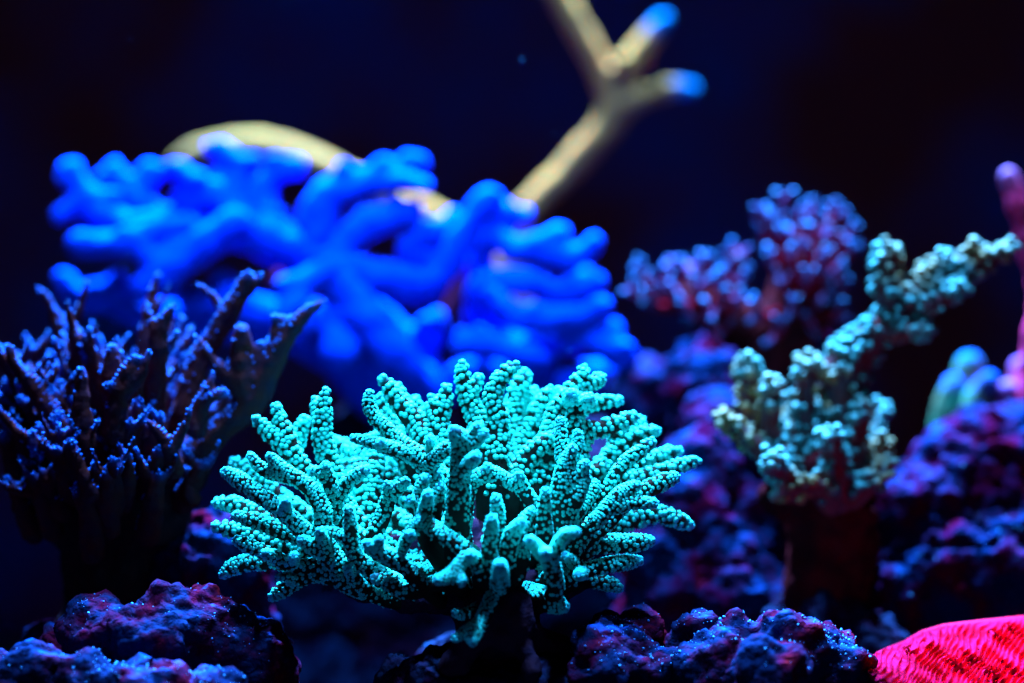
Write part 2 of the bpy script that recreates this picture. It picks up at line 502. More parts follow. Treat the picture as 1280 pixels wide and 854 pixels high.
# ------------------------------------------------------------------ rocks
def rock(name, label, blobs, mat, voxel=0.0013, rough=0.006, pits=0.004, fine=0.0026, grains=0, to_floor=True, group='live rocks on the tank floor'):
    """blobs: (x, y, z, r_px); fused, eroded, set on the floor"""
    ms = []
    pts = []
    for bl in blobs:
        x, y, z, r0 = bl[:4]
        c = P(x, y, z); rr = r0 * S(z)
        pts.append((c, rr))
    low = min(c[2] for c, rr in pts)
    if to_floor:
        add = []
        for c, rr in pts:
            zz = c[2]
            while zz > 0.012:
                zz -= rr * 0.9
                rr = min(rr * 1.04, 0.06)
                add.append((np.array([c[0] * 1.0, c[1] + 0.003, max(zz, 0.008)]), rr))
        pts = pts + add
    for c, rr in pts:
        n = 14
        C = np.array([c + np.array([0, 0, rr * math.sin(t)]) for t in np.linspace(-1.45, 1.45, n)])
        R = np.array([rr * math.cos(t) for t in np.linspace(-1.45, 1.45, n)])
        T = np.tile([0, 0, 1.0], (n, 1)); Nn = np.tile([1.0, 0, 0], (n, 1)); B = np.tile([0, 1.0, 0], (n, 1))
        ms.append(tube(C, R, T, Nn, B, sides=16))
    V, Q, T = join(ms)
    V[:, 2] = np.maximum(V[:, 2], 0.0)
    me = mesh_np('rock', V, [Q, T])
    def mods(o):
        r = o.modifiers.new('r', 'REMESH'); r.mode = 'VOXEL'; r.voxel_size = voxel
        s = o.modifiers.new('s', 'SMOOTH'); s.factor = 0.5; s.iterations = 10
        for tex, st, mid in ((cloud(0.022), rough * 2.2, 0.5), (cloud(0.011, 'VORONOI'), pits, 0.35), (cloud(0.005), fine * 2, 0.5)):
            d = o.modifiers.new('d', 'DISPLACE'); d.texture = tex; d.strength = st; d.mid_level = mid
            d.texture_coords = 'GLOBAL'
    me = bake(me, mods)
    c = np.mean([p[0] for p in pts], axis=0)
    root = thing(name, label, 'rock', (float(c[0]), float(c[1]), 0.0), group)
    gm = None
    if grains:
        v = verts_of(me)
        nr = np.empty(len(me.vertices) * 3, dtype=np.float32); me.vertices.foreach_get('normal', nr); nr = nr.reshape(-1, 3)
        ok = np.where((nr[:, 2] > 0.15) & (v[:, 2] > 0.02))[0]
        # clustered: keep grains near a few seeds
        seeds = v[RNG.choice(ok, min(14, len(ok)))]
        dmin = np.min(np.linalg.norm(v[ok][:, None] - seeds[None], axis=2), axis=1)
        w = np.exp(-dmin / 0.006) + 0.06
        pick = RNG.choice(ok, min(grains, len(ok) // 2), replace=False, p=w / w.sum())
        siz = 0.00028 + 0.00065 * RNG.random(len(pick)) ** 4
        gm = stamp(v[pick], nr[pick], siz, 'bead')
    part('boulder', me, mat, root)
    if gm:
        part('sediment_grains', gm, M['grain'], root, kind='stuff')
    return root

rock('live_rock', 'low dark red and blue mound in front of the antler coral, dusted with pale sediment',
     [(205, 800, 8, 62), (265, 800, 0, 60), (140, 800, 2, 52), (320, 830, 0, 50), (90, 815, -10, 34), (230, 790, -14, 50)], M['rock'], grains=600)
rock('live_rock', 'flat blue-dusted front ledge below the left red and blue mound',
     [(40, 868, 24, 50), (110, 872, 30, 46), (190, 880, 34, 58), (270, 896, 34, 56), (-30, 868, 20, 60), (-90, 880, 10, 60)], M['rock'], grains=900)
rock('live_rock', 'steep purplish rock behind the left mound, beside the dark trunk',
     [(262, 705, -58, 62), (220, 735, -62, 44), (300, 705, -66, 46), (270, 665, -66, 32)], M['rock_far'])
rock('live_rock', 'very dark rock that the teal staghorn coral grows on',
     [(600, 868, 2, 60), (660, 872, 8, 66), (540, 880, 4, 66), (500, 850, 2, 40), (720, 860, -6, 50), (590, 880, -40, 70), (470, 900, 0, 40)], M['rock_dark'])
rock('live_rock', 'small red lumpy rock just right of the teal coral foot',
     [(765, 806, 6, 36), (800, 792, -6, 30), (745, 832, 14, 40), (800, 830, 12, 36), (840, 836, 6, 30)], M['rock'], grains=500)
rock('live_rock', 'rounded maroon and blue boulder between the teal coral and the pink plate',
     [(985, 818, 10, 58), (1030, 818, 2, 38), (930, 812, 6, 44), (900, 835, 14, 52), (1055, 845, 14, 36), (870, 800, -4, 36), (960, 850, 26, 50)], M['rock'], grains=900)
rock('live_rock', 'tall blue and purple rock close behind the right tips of the teal coral',
     [(850, 640, -112, 62), (880, 590, -120, 56), (905, 540, -130, 50), (840, 720, -104, 62), (890, 700, -108, 60), (930, 760, -100, 66), (890, 480, -150, 50), (940, 640, -118, 44)], M['rock_far'])
rock('live_rock', 'craggy violet rock pile on the right behind the pink plate',
     [(1150, 650, -112, 72), (1215, 600, -120, 80), (1280, 590, -126, 84), (1190, 730, -100, 76), (1270, 720, -104, 84), (1120, 740, -96, 56), (1340, 660, -120, 100), (1100, 690, -112, 46)], M['rock_far'], grains=400)
rock('live_rock', 'dark violet rock ledge under the bushy blue and magenta coral',
     [(960, 490, -178, 64), (880, 480, -182, 54), (1030, 480, -176, 56), (820, 500, -182, 46), (1000, 560, -170, 70)], M['rock_far'])
rock('live_rock', 'dark rock carrying the glossy blue finger coral',
     [(470, 590, -215, 90), (560, 570, -215, 90), (650, 590, -215, 90), (730, 590, -212, 60), (400, 640, -210, 70)], M['rock_dark'])
rock('live_rock', 'small smooth blue stone left of the dark trunk',
     [(52, 802, -50, 26), (36, 822, -44, 26), (70, 822, -46, 28)], M['rock_far'], rough=0.002, pits=0.001)
rock('live_rock', 'dark maroon rock foot under the knobby aqua coral',
     [(1030, 800, -84, 64), (980, 800, -88, 54), (1080, 810, -78, 50)], M['rock_dark'])
rock('live_rock', 'low dark stone under the pink plate coral',
     [(1240, 960, -20, 60), (1310, 960, -20, 66), (1190, 965, -20, 50)], M['rock_dark'])

# ------------------------------------------------------------------ teal staghorn coral
HUB = (607, 716, -6)
def chain_conn(ch, hub=HUB, f=0.14, lim=55, drop=24):
    x, y, z, r = ch[0]
    d = math.hypot(x - hub[0], y - hub[1], (z - hub[2]) * 4.4)
    if d < lim:
        return ch
    k = f
    a = (hub[0] + (x - hub[0]) * k, hub[1] + (y - hub[1]) * k, hub[2] + (z - hub[2]) * k, r * 1.05)
    b = (hub[0] + (x - hub[0]) * 0.58, hub[1] + (y - hub[1]) * 0.58 + drop, hub[2] + (z - hub[2]) * 0.58 - 3, r * 0.88)
    return [a, b] + ch

TEAL = [
 # each entry: main chain followed by its twigs
 [[(440,645,-5,14),(416,592,-8,15),(403,546,-8,14),(405,512,-8,11.5),(407,489,-8,8)], [(408,560,-8,10),(399,525,-12,10),(394,500,-14,7)]],
 [[(400,625,-10,14),(381,592,-10,14),(369,573,-10,14),(354,556,-10,12.5),(336,541,-10,11.5),(321,525,-10,9)], [(366,560,-10,12),(356,538,-11,11),(348,520,-12,9.5),(345,508,-12,7.5)]],
 [[(372,585,-20,12),(371,560,-20,11),(375,540,-20,11),(381,525,-20,9)]],
 [[(412,668,6,14),(403,637,8,14),(387,610,8,13),(362,594,9,12),(346,581,10,10),(337,569,11,7)], [(360,596,9,11),(338,592,9,10),(322,582,9,9),(313,569,9,7.5)]],
 [[(400,678,6,13),(378,662,8,13),(360,645,9,13),(339,629,10,12.5),(318,614,10,12.5),(297,599,10,12),(282,590,10,10)], [(356,643,11,11),(357,632,18,9),(357,626,22,8)]],
 [[(350,657,-12,12),(312,640,-13,12),(292,631,-14,11.5),(272,629,-15,9)]],
 [[(352,622,-28,11),(325,600,-28,11),(305,584,-29,11),(291,578,-30,9)]],
 [[(385,676,0,13),(354,665,2,13),(334,657,3,13),(313,650,4,12),(294,645,4,9.5)]],
 [[(375,686,-8,13),(335,676,-8,13),(304,666,-8,12),(284,661,-8,11),(270,659,-8,8.5)]],
 [[(420,705,2,13),(385,709,5,12),(363,706,7,12),(341,696,8,11.5),(325,688,8,11),(308,681,8,11),(295,675,8,8.5)], [(364,706,8,10),(367,699,13,9),(368,695,17,8)], [(340,695,9,10),(331,692,13,9)]],
 [[(362,706,-4,12),(324,703,-4,13),(306,704,-4,13),(290,710,-4,12),(279,718,-4,8.5)]],
 [[(425,716,2,12),(386,720,4,12),(368,728,5,12),(351,739,6,11.5),(340,747,7,8.5)], [(372,727,6,8),(358,722,9,7),(348,722,11,6)]],
 [[(430,712,6,13),(404,691,10,13),(388,682,13,12),(377,675,15,10)], [(406,690,10,11),(403,674,14,10),(400,664,17,8.5)]],
 [[(430,730,8,12),(425,705,9,12),(414,684,9,10),(404,668,12,9)]],
 [[(452,704,12,13),(441,676,15,11.5),(438,655,17,10.5),(436,636,18,9)], [(440,680,15,9),(424,668,13,9),(406,664,12,8)]],
 [[(535,738,12,14),(507,710,15,13),(487,696,18,12.5),(467,686,22,10.5),(458,680,26,8)], [(470,687,22,9),(473,679,24,8.5),(474,674,26,8)]],
 [[(468,684,3,12),(477,651,4,12),(486,623,4,11),(485,606,6,9)], [(486,622,4,10),(498,611,6,9),(507,602,8,8.5)]],
 [[(428,655,0,13),(417,618,2,12),(410,597,4,11),(407,582,6,8.5)], [(411,600,4,9),(397,590,5,8.5),(388,588,6,7.5)]],
 [[(420,645,0,13),(430,610,2,12),(445,595,5,10.5),(458,588,8,9)]],
 [[(470,690,-10,20),(459,642,-12,22),(463,596,-15,19),(469,570,-18,14),(466,556,-20,11)], [(462,630,-12,16),(450,600,-14,14),(446,580,-18,12)]],
 [[(460,650,-30,18),(440,595,-36,17),(431,568,-40,15),(427,556,-42,13)], [(460,640,-34,15),(462,590,-42,14),(455,560,-46,12)]],
 [[(562,615,4,17),(530,578,8,17),(511,562,9,14),(494,548,9,12.5),(481,534,9,11.5),(468,522,9,10.5),(461,506,9,9.5),(462,491,9,8)], [(520,572,9,13),(495,563,12,11),(474,556,14,10),(456,551,13,9),(441,548,12,7)], [(475,557,14,9),(476,553,19,7)]],
 [[(555,590,-6,18),(530,545,-10,18),(521,531,-12,17),(508,515,-12,15),(495,500,-12,13),(486,484,-12,11),(478,473,-12,8.5)], [(508,510,-14,11),(500,493,-16,9),(496,482,-16,7)]],
 [[(535,570,-26,14),(525,525,-27,12),(517,500,-28,9.5)]],
 [[(500,560,-22,14),(484,520,-24,12),(478,497,-25,10)]],
 [[(562,570,-8,16),(548,532,-10,15),(551,514,-10,13.5),(557,497,-10,10.5),(558,484,-10,8)], [(549,530,-10,12),(541,511,-11,11),(541,498,-11,9)]],
 [[(606,570,-8,17),(596,524,-12,15),(589,507,-12,14),(581,489,-12,12),(578,470,-12,10.5),(579,455,-12,8)], [(584,496,-12,10),(594,482,-12,9),(599,472,-12,8)]],
 [[(572,700,14,20),(572,645,17,19),(575,592,19,17),(577,558,20,16),(571,544,23,13),(566,538,25,9)], [(577,560,20,13),(590,545,21,11),(597,532,23,8)], [(580,564,20,12),(597,549,22,10),(606,541,24,7.5)], [(576,590,20,13),(588,578,25,11),(596,570,29,9.5)], [(576,562,18,12),(560,560,16,11),(545,572,13,12),(528,580,9,14)]],
 [[(545,580,6,12),(540,560,10,10),(538,549,13,8)]],
 [[(600,722,18,14),(597,700,23,12.5),(577,684,24,12.5),(554,669,23,12.5),(537,657,21,12),(525,648,21,10)], [(526,650,21,9),(511,668,20,8.5),(501,692,17,9)], [(514,672,20,8),(512,668,27,8.5)]],
 [[(535,680,10,13),(530,650,14,11.5),(533,632,20,10.5),(535,618,25,9)], [(530,650,14,10),(523,622,14,9),(529,602,15,8.5),(533,596,16,7.5)], [(525,630,14,9),(516,626,15,8.5),(510,625,17,7.5)]],
 [[(540,675,10,12),(543,648,13,11),(548,620,15,10.5),(551,607,16,9)], [(545,640,13,9),(549,612,10,9),(548,592,10,8)]],
 [[(600,712,24,12),(588,694,28,10.5),(575,705,30,10),(566,716,31,10),(557,722,32,10),(547,725,34,9)], [(590,700,27,10),(588,694,33,9.5)], [(570,715,30,9),(578,727,33,9)]],
 [[(575,735,12,13),(545,730,13,13),(520,740,13,12.5),(502,738,13,12.5),(489,731,13,12),(476,724,13,10),(467,723,13,8)]],
 [[(462,742,4,12),(442,722,9,11),(436,709,15,10.5)]],
 [[(680,670,3,13),(667,633,8,12),(652,609,10,11.5),(649,594,12,9)], [(652,609,10,10.5),(633,601,11,11),(613,592,12,12),(592,598,12,12),(575,596,14,12)], [(613,592,12,10),(609,583,14,8)], [(592,600,12,11),(584,620,10,12),(580,660,8,14)]],
 [[(632,705,14,13),(624,670,19,11.5),(622,640,22,10.5),(620,622,23,9)]],
 [[(612,720,20,14),(611,690,26,12.5),(614,662,30,11),(615,648,32,10)]],
 [[(634,722,14,14),(635,690,22,13),(641,667,26,12),(652,654,30,10)], [(645,672,22,11),(656,650,20,10),(665,638,20,8.5)], [(640,735,16,13),(652,705,18,12),(656,680,19,10)]],
 [[(692,715,10,14),(682,674,17,12.5),(680,650,20,12),(681,628,22,10.5),(682,613,23,8.5)]],
 [[(692,745,16,15),(689,706,26,13),(674,688,34,10.5),(662,675,38,8.5)], [(689,700,28,11),(700,678,34,10),(708,668,37,9.5),(720,665,39,8.5)], [(682,694,31,10),(681,691,42,9)]],
 [[(712,695,6,21),(705,645,11,20),(704,604,13,17),(710,575,14,13),(716,560,15,9)], [(710,640,12,15),(722,618,14,13),(731,598,14,12)], [(708,610,13,13),(724,592,14,12),(732,580,15,10)], [(712,650,8,13),(732,625,6,12),(744,606,4,11)], [(706,590,10,12),(702,556,9,10),(701,538,8,9),(700,525,8,7.5)], [(710,580,10,11),(722,556,9,9),(722,541,9,8)]],
 [[(640,615,-8,17),(660,570,-9,14.5),(679,555,-9,12.5),(697,544,-8,10)]],
 [[(620,600,-6,19),(622,540,-8,17),(623,520,-8,16),(617,505,-8,14),(617,490,-8,12.5),(624,476,-8,11.5),(635,463,-8,10.5),(645,457,-8,8)]],
 [[(640,600,-24,18),(640,530,-27,16),(645,500,-28,15),(652,479,-28,13.5),(658,468,-28,10.5)]],
 [[(650,600,-26,17),(643,535,-30,14),(650,513,-30,13),(661,499,-30,12),(669,489,-30,9)]],
 [[(650,610,-18,18),(650,560,-22,16),(664,538,-22,14),(670,518,-22,12.5),(679,500,-22,11),(689,488,-22,9)], [(680,505,-24,10),(692,495,-26,9),(701,489,-26,8)]],
 [[(665,620,-10,19),(690,540,-14,17),(697,515,-15,16),(708,500,-14,15),(720,484,-14,14),(728,470,-14,11),(729,460,-14,8)], [(716,492,-14,14),(735,480,-15,12),(751,474,-16,10.5)], [(716,500,-12,14),(714,494,-4,10)], [(720,500,-12,12),(734,502,-6,10),(737,497,-2,8)], [(700,600,-10,18),(716,540,-8,16),(720,505,-10,15)]],
 [[(700,560,-22,13),(728,510,-22,11),(750,503,-22,9.5),(775,501,-22,7)]],
 [[(715,590,-8,15),(733,540,-11,14),(750,537,-12,13),(768,531,-12,12.5),(783,525,-12,11),(793,521,-12,8.5)], [(770,545,-22,11),(790,531,-24,10),(802,526,-25,8.5)]],
 [[(735,620,-20,16),(764,570,-22,15),(779,557,-22,14),(794,546,-22,12),(809,539,-22,10),(822,538,-22,7.5)]],
 [[(730,650,2,14),(748,633,2,12.5),(762,610,2,11.5),(771,592,2,11),(784,576,2,10.5),(797,567,2,10.5),(808,558,2,10),(816,552,2,8)]],
 [[(740,640,-22,15),(775,602,-25,14),(800,585,-25,13),(820,575,-25,12),(836,567,-25,10.5),(849,563,-25,8)]],
 [[(740,650,-14,15),(770,608,-15,13),(806,596,-15,12),(832,588,-15,11),(853,582,-15,10),(872,576,-15,7.5)]],
 [[(750,660,4,14),(780,630,4,13),(800,616,3,13),(816,609,2,13),(832,601,2,12.5),(843,597,2,11)]],
 [[(705,700,8,15),(732,664,11,13),(750,647,12,12.5),(764,630,12,12),(778,617,12,12),(795,607,12,10.5)], [(770,635,12,11),(785,630,13,10),(803,629,13,10),(818,629,13,8.5)]],
 [[(730,690,-12,15),(765,660,-15,14),(805,646,-15,13.5),(825,643,-15,13),(846,650,-15,12.5),(861,656,-15,9.5)]],
 [[(705,705,0,15),(735,685,-1,15),(757,680,-2,14.5),(780,680,-2,14.5),(802,678,-2,13),(813,676,-2,11)]],
 [[(695,728,8,14),(724,716,10,13),(742,711,10,12),(762,706,10,12),(783,703,10,12),(799,701,10,9.5)], [(728,716,11,11),(723,719,19,9.5)], [(720,705,11,11),(707,696,15,9)]],
 [[(700,735,2,13),(730,727,4,12),(750,727,4,11.5),(764,731,4,11),(774,735,4,9)]],
 [[(655,745,8,22),(682,750,13,19),(698,756,16,15),(705,758,17,12)]],
 [[(618,742,14,14),(608,764,22,11.5),(599,782,26,11),(590,802,30,9.5)], [(598,780,26,9),(582,790,29,9),(569,798,31,8)]],
 [[(612,755,8,13),(585,768,14,11),(568,766,17,7)]],
 [[(624,740,14,15),(625,722,32,13),(625,707,44,12.5)]],
]
# the far side of the colony, turned away from the lens
for k in range(9):
    a = math.pi * (k + 0.5) / 9
    lift = RNG.uniform(0.25, 0.9)
    x, z = HUB[0] + math.cos(a) * 190 * (1.1 - 0.4 * lift), -12 - math.sin(a) * 46
    y = HUB[1] - 40 - lift * 110
    tx, ty, tz = HUB[0] + (x - HUB[0]) * 1.35, y - RNG.uniform(5, 40), z - RNG.uniform(2, 14)
    TEAL.append([[(HUB[0] + (x - HUB[0]) * 0.5, (y + HUB[1]) / 2, z * 0.6, 16), (x, y, z, 13), (tx, ty, tz, 8.5)],
                 [(x, y, z, 11), (x + RNG.uniform(-25, 25), y - 25, z - 4, 10), (x + RNG.uniform(-35, 35), y - 45, z - 4, 8)]])

teal = thing('teal_coral', 'bright teal staghorn coral with beaded branches on the dark rock', 'coral', tuple(P(630, 860, 2)))
trunk = [[(640, 868, 2, 70), (632, 820, 0, 52), (622, 775, 0, 52), (612, 735, -4, 58), (605, 705, -8, 52), (600, 680, -10, 34)],
         [(612, 735, 4, 40), (560, 745, 2, 26), (500, 745, -2, 18), (440, 735, -4, 13)],
         [(620, 735, 4, 36), (680, 735, 0, 26), (730, 720, -2, 16)],
         [(605, 720, -10, 34), (540, 690, -14, 24), (480, 690, -14, 18)],
         [(605, 715, -12, 34), (680, 670, -18, 24), (730, 650, -18, 17)],
         [(605, 710, -12, 34), (600, 640, -22, 24), (600, 590, -22, 18)],
         [(632, 790, 14, 30), (670, 800, 10, 22), (712, 812, 6, 12)],
         [(625, 760, 14, 28), (590, 800, 14, 22), (560, 840, 12, 18)],
         [(640, 745, 16, 22), (655, 800, 18, 14), (668, 850, 20, 14)]]
me, pf = flesh(trunk, 0.0009, smooth=8, lumps=0.005, lump_size=0.008)
part('trunk', me, M['teal_base'], teal, label='dark purple-brown trunk without beads')
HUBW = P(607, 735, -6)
def bare_or_shaded_stem(h, n, dt):      # cups thin on old wood, and inside and underneath to build in shade
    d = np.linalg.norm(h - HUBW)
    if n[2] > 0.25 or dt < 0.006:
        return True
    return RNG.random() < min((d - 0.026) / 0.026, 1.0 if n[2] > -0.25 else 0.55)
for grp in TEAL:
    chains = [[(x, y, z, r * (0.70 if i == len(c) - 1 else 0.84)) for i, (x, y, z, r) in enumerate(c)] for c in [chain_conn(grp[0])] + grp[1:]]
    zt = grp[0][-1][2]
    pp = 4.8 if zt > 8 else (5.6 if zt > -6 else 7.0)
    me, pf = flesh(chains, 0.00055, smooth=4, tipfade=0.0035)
    cm = scatter(me, pf, pp * S(zt), 'cup' if zt > -6 else 'dome', tilt=0.55 if zt > -6 else 0.8, keep=bare_or_shaded_stem, jit=0.24, tipfade=0.003)
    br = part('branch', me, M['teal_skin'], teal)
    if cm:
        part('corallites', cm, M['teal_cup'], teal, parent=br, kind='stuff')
        # sub-part coordinates are those of the thing; the branch sits at the thing's origin

# ------------------------------------------------------------------ blue finger coral
BLUE = [
 [[(300,285,-198,24),(230,280,-196,26),(170,285,-192,24),(124,271,-190,22),(111,252,-190,20),(98,231,-190,18),(87,216,-190,16)], [(118,268,-190,17),(100,260,-188,15),(84,262,-186,13),(74,270,-184,12)]],
 [[(190,280,-200,24),(163,248,-200,20),(149,227,-200,17),(143,214,-200,15)]],
 [[(190,280,-202,24),(173,250,-202,20),(180,229,-202,17),(184,215,-202,15)]],
 [[(245,280,-196,24),(236,253,-194,20),(234,231,-192,18),(226,216,-190,16)]],
 [[(240,285,-186,22),(180,290,-182,18),(165,306,-180,17),(127,304,-180,17),(98,306,-180,17)], [(165,306,-180,15),(183,322,-180,15),(190,345,-180,17)]],
 [[(300,280,-188,26),(265,297,-184,24),(230,321,-182,23),(204,342,-180,23),(182,360,-180,22)]],
 [[(300,290,-200,26),(302,236,-200,20),(297,214,-200,18),(285,197,-200,16),(276,186,-200,14)], [(300,270,-196,18),(266,255,-192,15),(268,236,-192,14)]],
 [[(310,285,-200,24),(326,248,-200,19),(334,227,-200,17),(351,213,-200,16),(368,209,-200,14)], [(325,280,-196,16),(346,268,-194,13)]],
 [[(300,285,-194,28),(345,300,-192,30),(390,325,-190,32),(420,345,-190,32),(450,400,-196,36),(520,470,-206,50),(560,540,-210,70)]],
 [[(392,325,-190,28),(396,298,-190,27),(397,271,-190,27),(414,244,-190,25),(448,230,-190,21),(490,219,-190,17),(523,204,-190,16)], [(470,226,-190,15),(510,228,-184,14),(530,232,-182,13)]],
 [[(415,335,-188,26),(433,306,-188,22),(459,283,-188,20),(490,269,-188,18),(514,266,-188,18)]],
 [[(420,340,-186,28),(473,349,-186,26),(508,356,-186,25),(540,352,-186,22),(564,328,-186,18),(576,296,-186,17),(597,264,-186,15),(611,245,-186,13)]],
 [[(560,335,-190,16),(512,320,-190,18),(520,302,-190,17),(550,288,-190,17),(566,270,-192,13)]],
 [[(420,345,-184,28),(446,378,-182,25),(470,408,-180,28),(492,440,-180,27),(515,466,-184,25),(540,490,-190,24)]],
 [[(415,340,-182,24),(388,350,-178,19),(371,371,-176,18),(356,396,-174,17)]],
 [[(440,370,-188,24),(424,405,-184,24),(426,440,-180,25)]],
 [[(500,420,-200,18),(540,420,-198,18),(546,396,-198,13)]],
 [[(600,350,-196,20),(604,320,-194,16),(617,295,-192,15),(621,270,-190,14),(614,244,-188,12)], [(617,296,-190,15),(645,313,-186,18),(680,306,-184,18),(699,294,-184,15)], [(660,312,-184,16),(710,325,-182,18),(730,316,-182,16),(742,304,-182,14)]],
 [[(625,300,-196,16),(640,272,-194,15),(654,270,-192,14)], [(640,275,-194,13),(632,258,-196,12)]],
 [[(610,420,-200,24),(596,362,-186,17),(630,350,-184,18),(665,356,-182,17),(708,366,-182,18),(745,353,-182,15)]],
 [[(600,400,-196,22),(612,368,-180,16),(637,391,-178,18),(664,401,-176,18),(706,398,-176,18),(731,396,-176,17),(750,384,-176,16)]],
 [[(660,450,-196,30),(720,420,-182,20),(747,426,-178,18),(765,446,-176,17),(784,452,-176,14)], [(745,425,-178,16),(766,412,-178,16)]],
 [[(660,480,-196,28),(672,452,-176,20),(638,442,-174,17),(603,430,-174,16),(576,432,-174,14)], [(610,432,-174,14),(600,414,-174,13)]],
 [[(640,470,-194,24),(678,428,-188,22),(710,425,-190,20)]],
 [[(640,520,-196,30),(700,480,-186,24),(760,470,-186,20),(785,478,-186,16)]],
 [[(560,500,-200,30),(580,470,-188,22),(620,470,-182,20),(650,490,-180,18)]],
 [[(210,400,-200,24),(130,372,-196,18),(150,358,-194,17)], [(150,380,-198,18),(92,370,-196,17),(80,352,-196,16)]],
 [[(350,400,-200,26),(280,380,-196,22),(244,376,-192,20)], [(300,385,-196,20),(277,350,-194,18)]],
 [[(560,560,-206,60),(420,430,-206,40),(320,400,-204,32),(210,400,-202,24)]],
 [[(620,560,-206,60),(630,480,-202,44),(610,420,-202,32),(600,380,-202,24)]],
 [[(420,360,-210,28),(380,330,-225,22),(330,310,-235,18)]], [[(560,450,-220,28),(580,380,-238,20),(600,330,-246,16)]],
 [[(620,450,-220,28),(690,400,-236,20),(730,350,-240,16)]],
]
blue = thing('blue_coral', 'vivid blue smooth-fingered coral spreading behind the teal coral', 'coral', tuple(P(590, 560, -206)))
for gi, grp in enumerate(BLUE):
    if gi < 28:          # short knobs along every finger
        main = grp[0]
        for j in range(3):
            f = RNG.uniform(0.35, 0.95) * (len(main) - 1)
            i = min(int(f), len(main) - 2); f -= i
            x, y, z, r = (main[i][q] + (main[i + 1][q] - main[i][q]) * f for q in range(4))
            r = min(r, 22)
            a = RNG.uniform(0, 2 * math.pi)
            ln = r * RNG.uniform(1.1, 1.7)
            grp.append([(x, y, z, r * 0.8), (x + math.cos(a) * ln, y - abs(math.sin(a)) * ln * 0.7, z + RNG.uniform(-1, 3), r * RNG.uniform(0.5, 0.66))])
    me, pf = flesh(grp, 0.0014, smooth=6, wob=0.05, tipfade=0.02, lumps=0.0036, lump_size=0.010)
    part('branch', me, M['blue'], blue)
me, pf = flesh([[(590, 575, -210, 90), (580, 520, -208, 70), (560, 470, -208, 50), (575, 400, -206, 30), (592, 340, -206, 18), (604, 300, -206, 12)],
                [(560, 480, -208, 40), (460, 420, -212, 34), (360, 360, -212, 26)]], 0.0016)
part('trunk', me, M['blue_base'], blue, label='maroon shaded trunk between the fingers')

# ------------------------------------------------------------------ cream coral
cream = thing('cream_coral', 'cream arching coral with blue-tipped fork rising behind the blue coral', 'coral', tuple(P(650, 560, -330)))
CREAM = [
 [[(645,470,-330,30),(630,380,-330,26),(612,325,-330,22),(585,298,-330,19),(545,270,-330,17),(482,243,-330,17),(421,214,-330,18),(370,192,-330,19),(320,181,-330,19),(270,184,-330,17),(236,194,-330,16),(220,206,-330,13)], [(412,210,-330,13),(402,196,-332,9)]],
 [[(645,470,-330,32),(640,320,-330,24),(662,262,-330,21),(701,221,-330,20),(741,179,-330,21),(766,144,-330,22),(760,110,-330,19),(737,60,-330,18),(702,-2,-330,18),(665,-70,-330,17),(640,-130,-330,14)],
  [(766,146,-330,18),(785,90,-328,20),(806,56,-328,19),(829,26,-328,14)], [(782,100,-326,12),(772,74,-322,10)],
  [(768,142,-330,17),(800,124,-326,16),(836,111,-326,15),(864,112,-326,12.5)]],
 [[(648,470,-330,34),(650,540,-330,44),(650,600,-330,56)]],
]
for gi, grp in enumerate(CREAM[:2]):
    grp = [[(x, y, z, r * 0.88) for (x, y, z, r) in c] for c in grp]
    me, pf = flesh(grp, 0.0016, smooth=5, wob=0.06, tipfade=0.013, tipgain=3.0, tip_of=[[], [1, 3]][gi], lumps=0.002, lump_size=0.012)
    part('branch', me, M['cream'], cream)
me, pf = flesh(CREAM[2:][0], 0.002)
part('trunk', me, M['cream'], cream)
rock('live_rock', 'dim rock far behind, at the foot of the cream coral',
     [(650, 620, -330, 90), (580, 640, -330, 80), (740, 640, -330, 80)], M['rock_dark'])

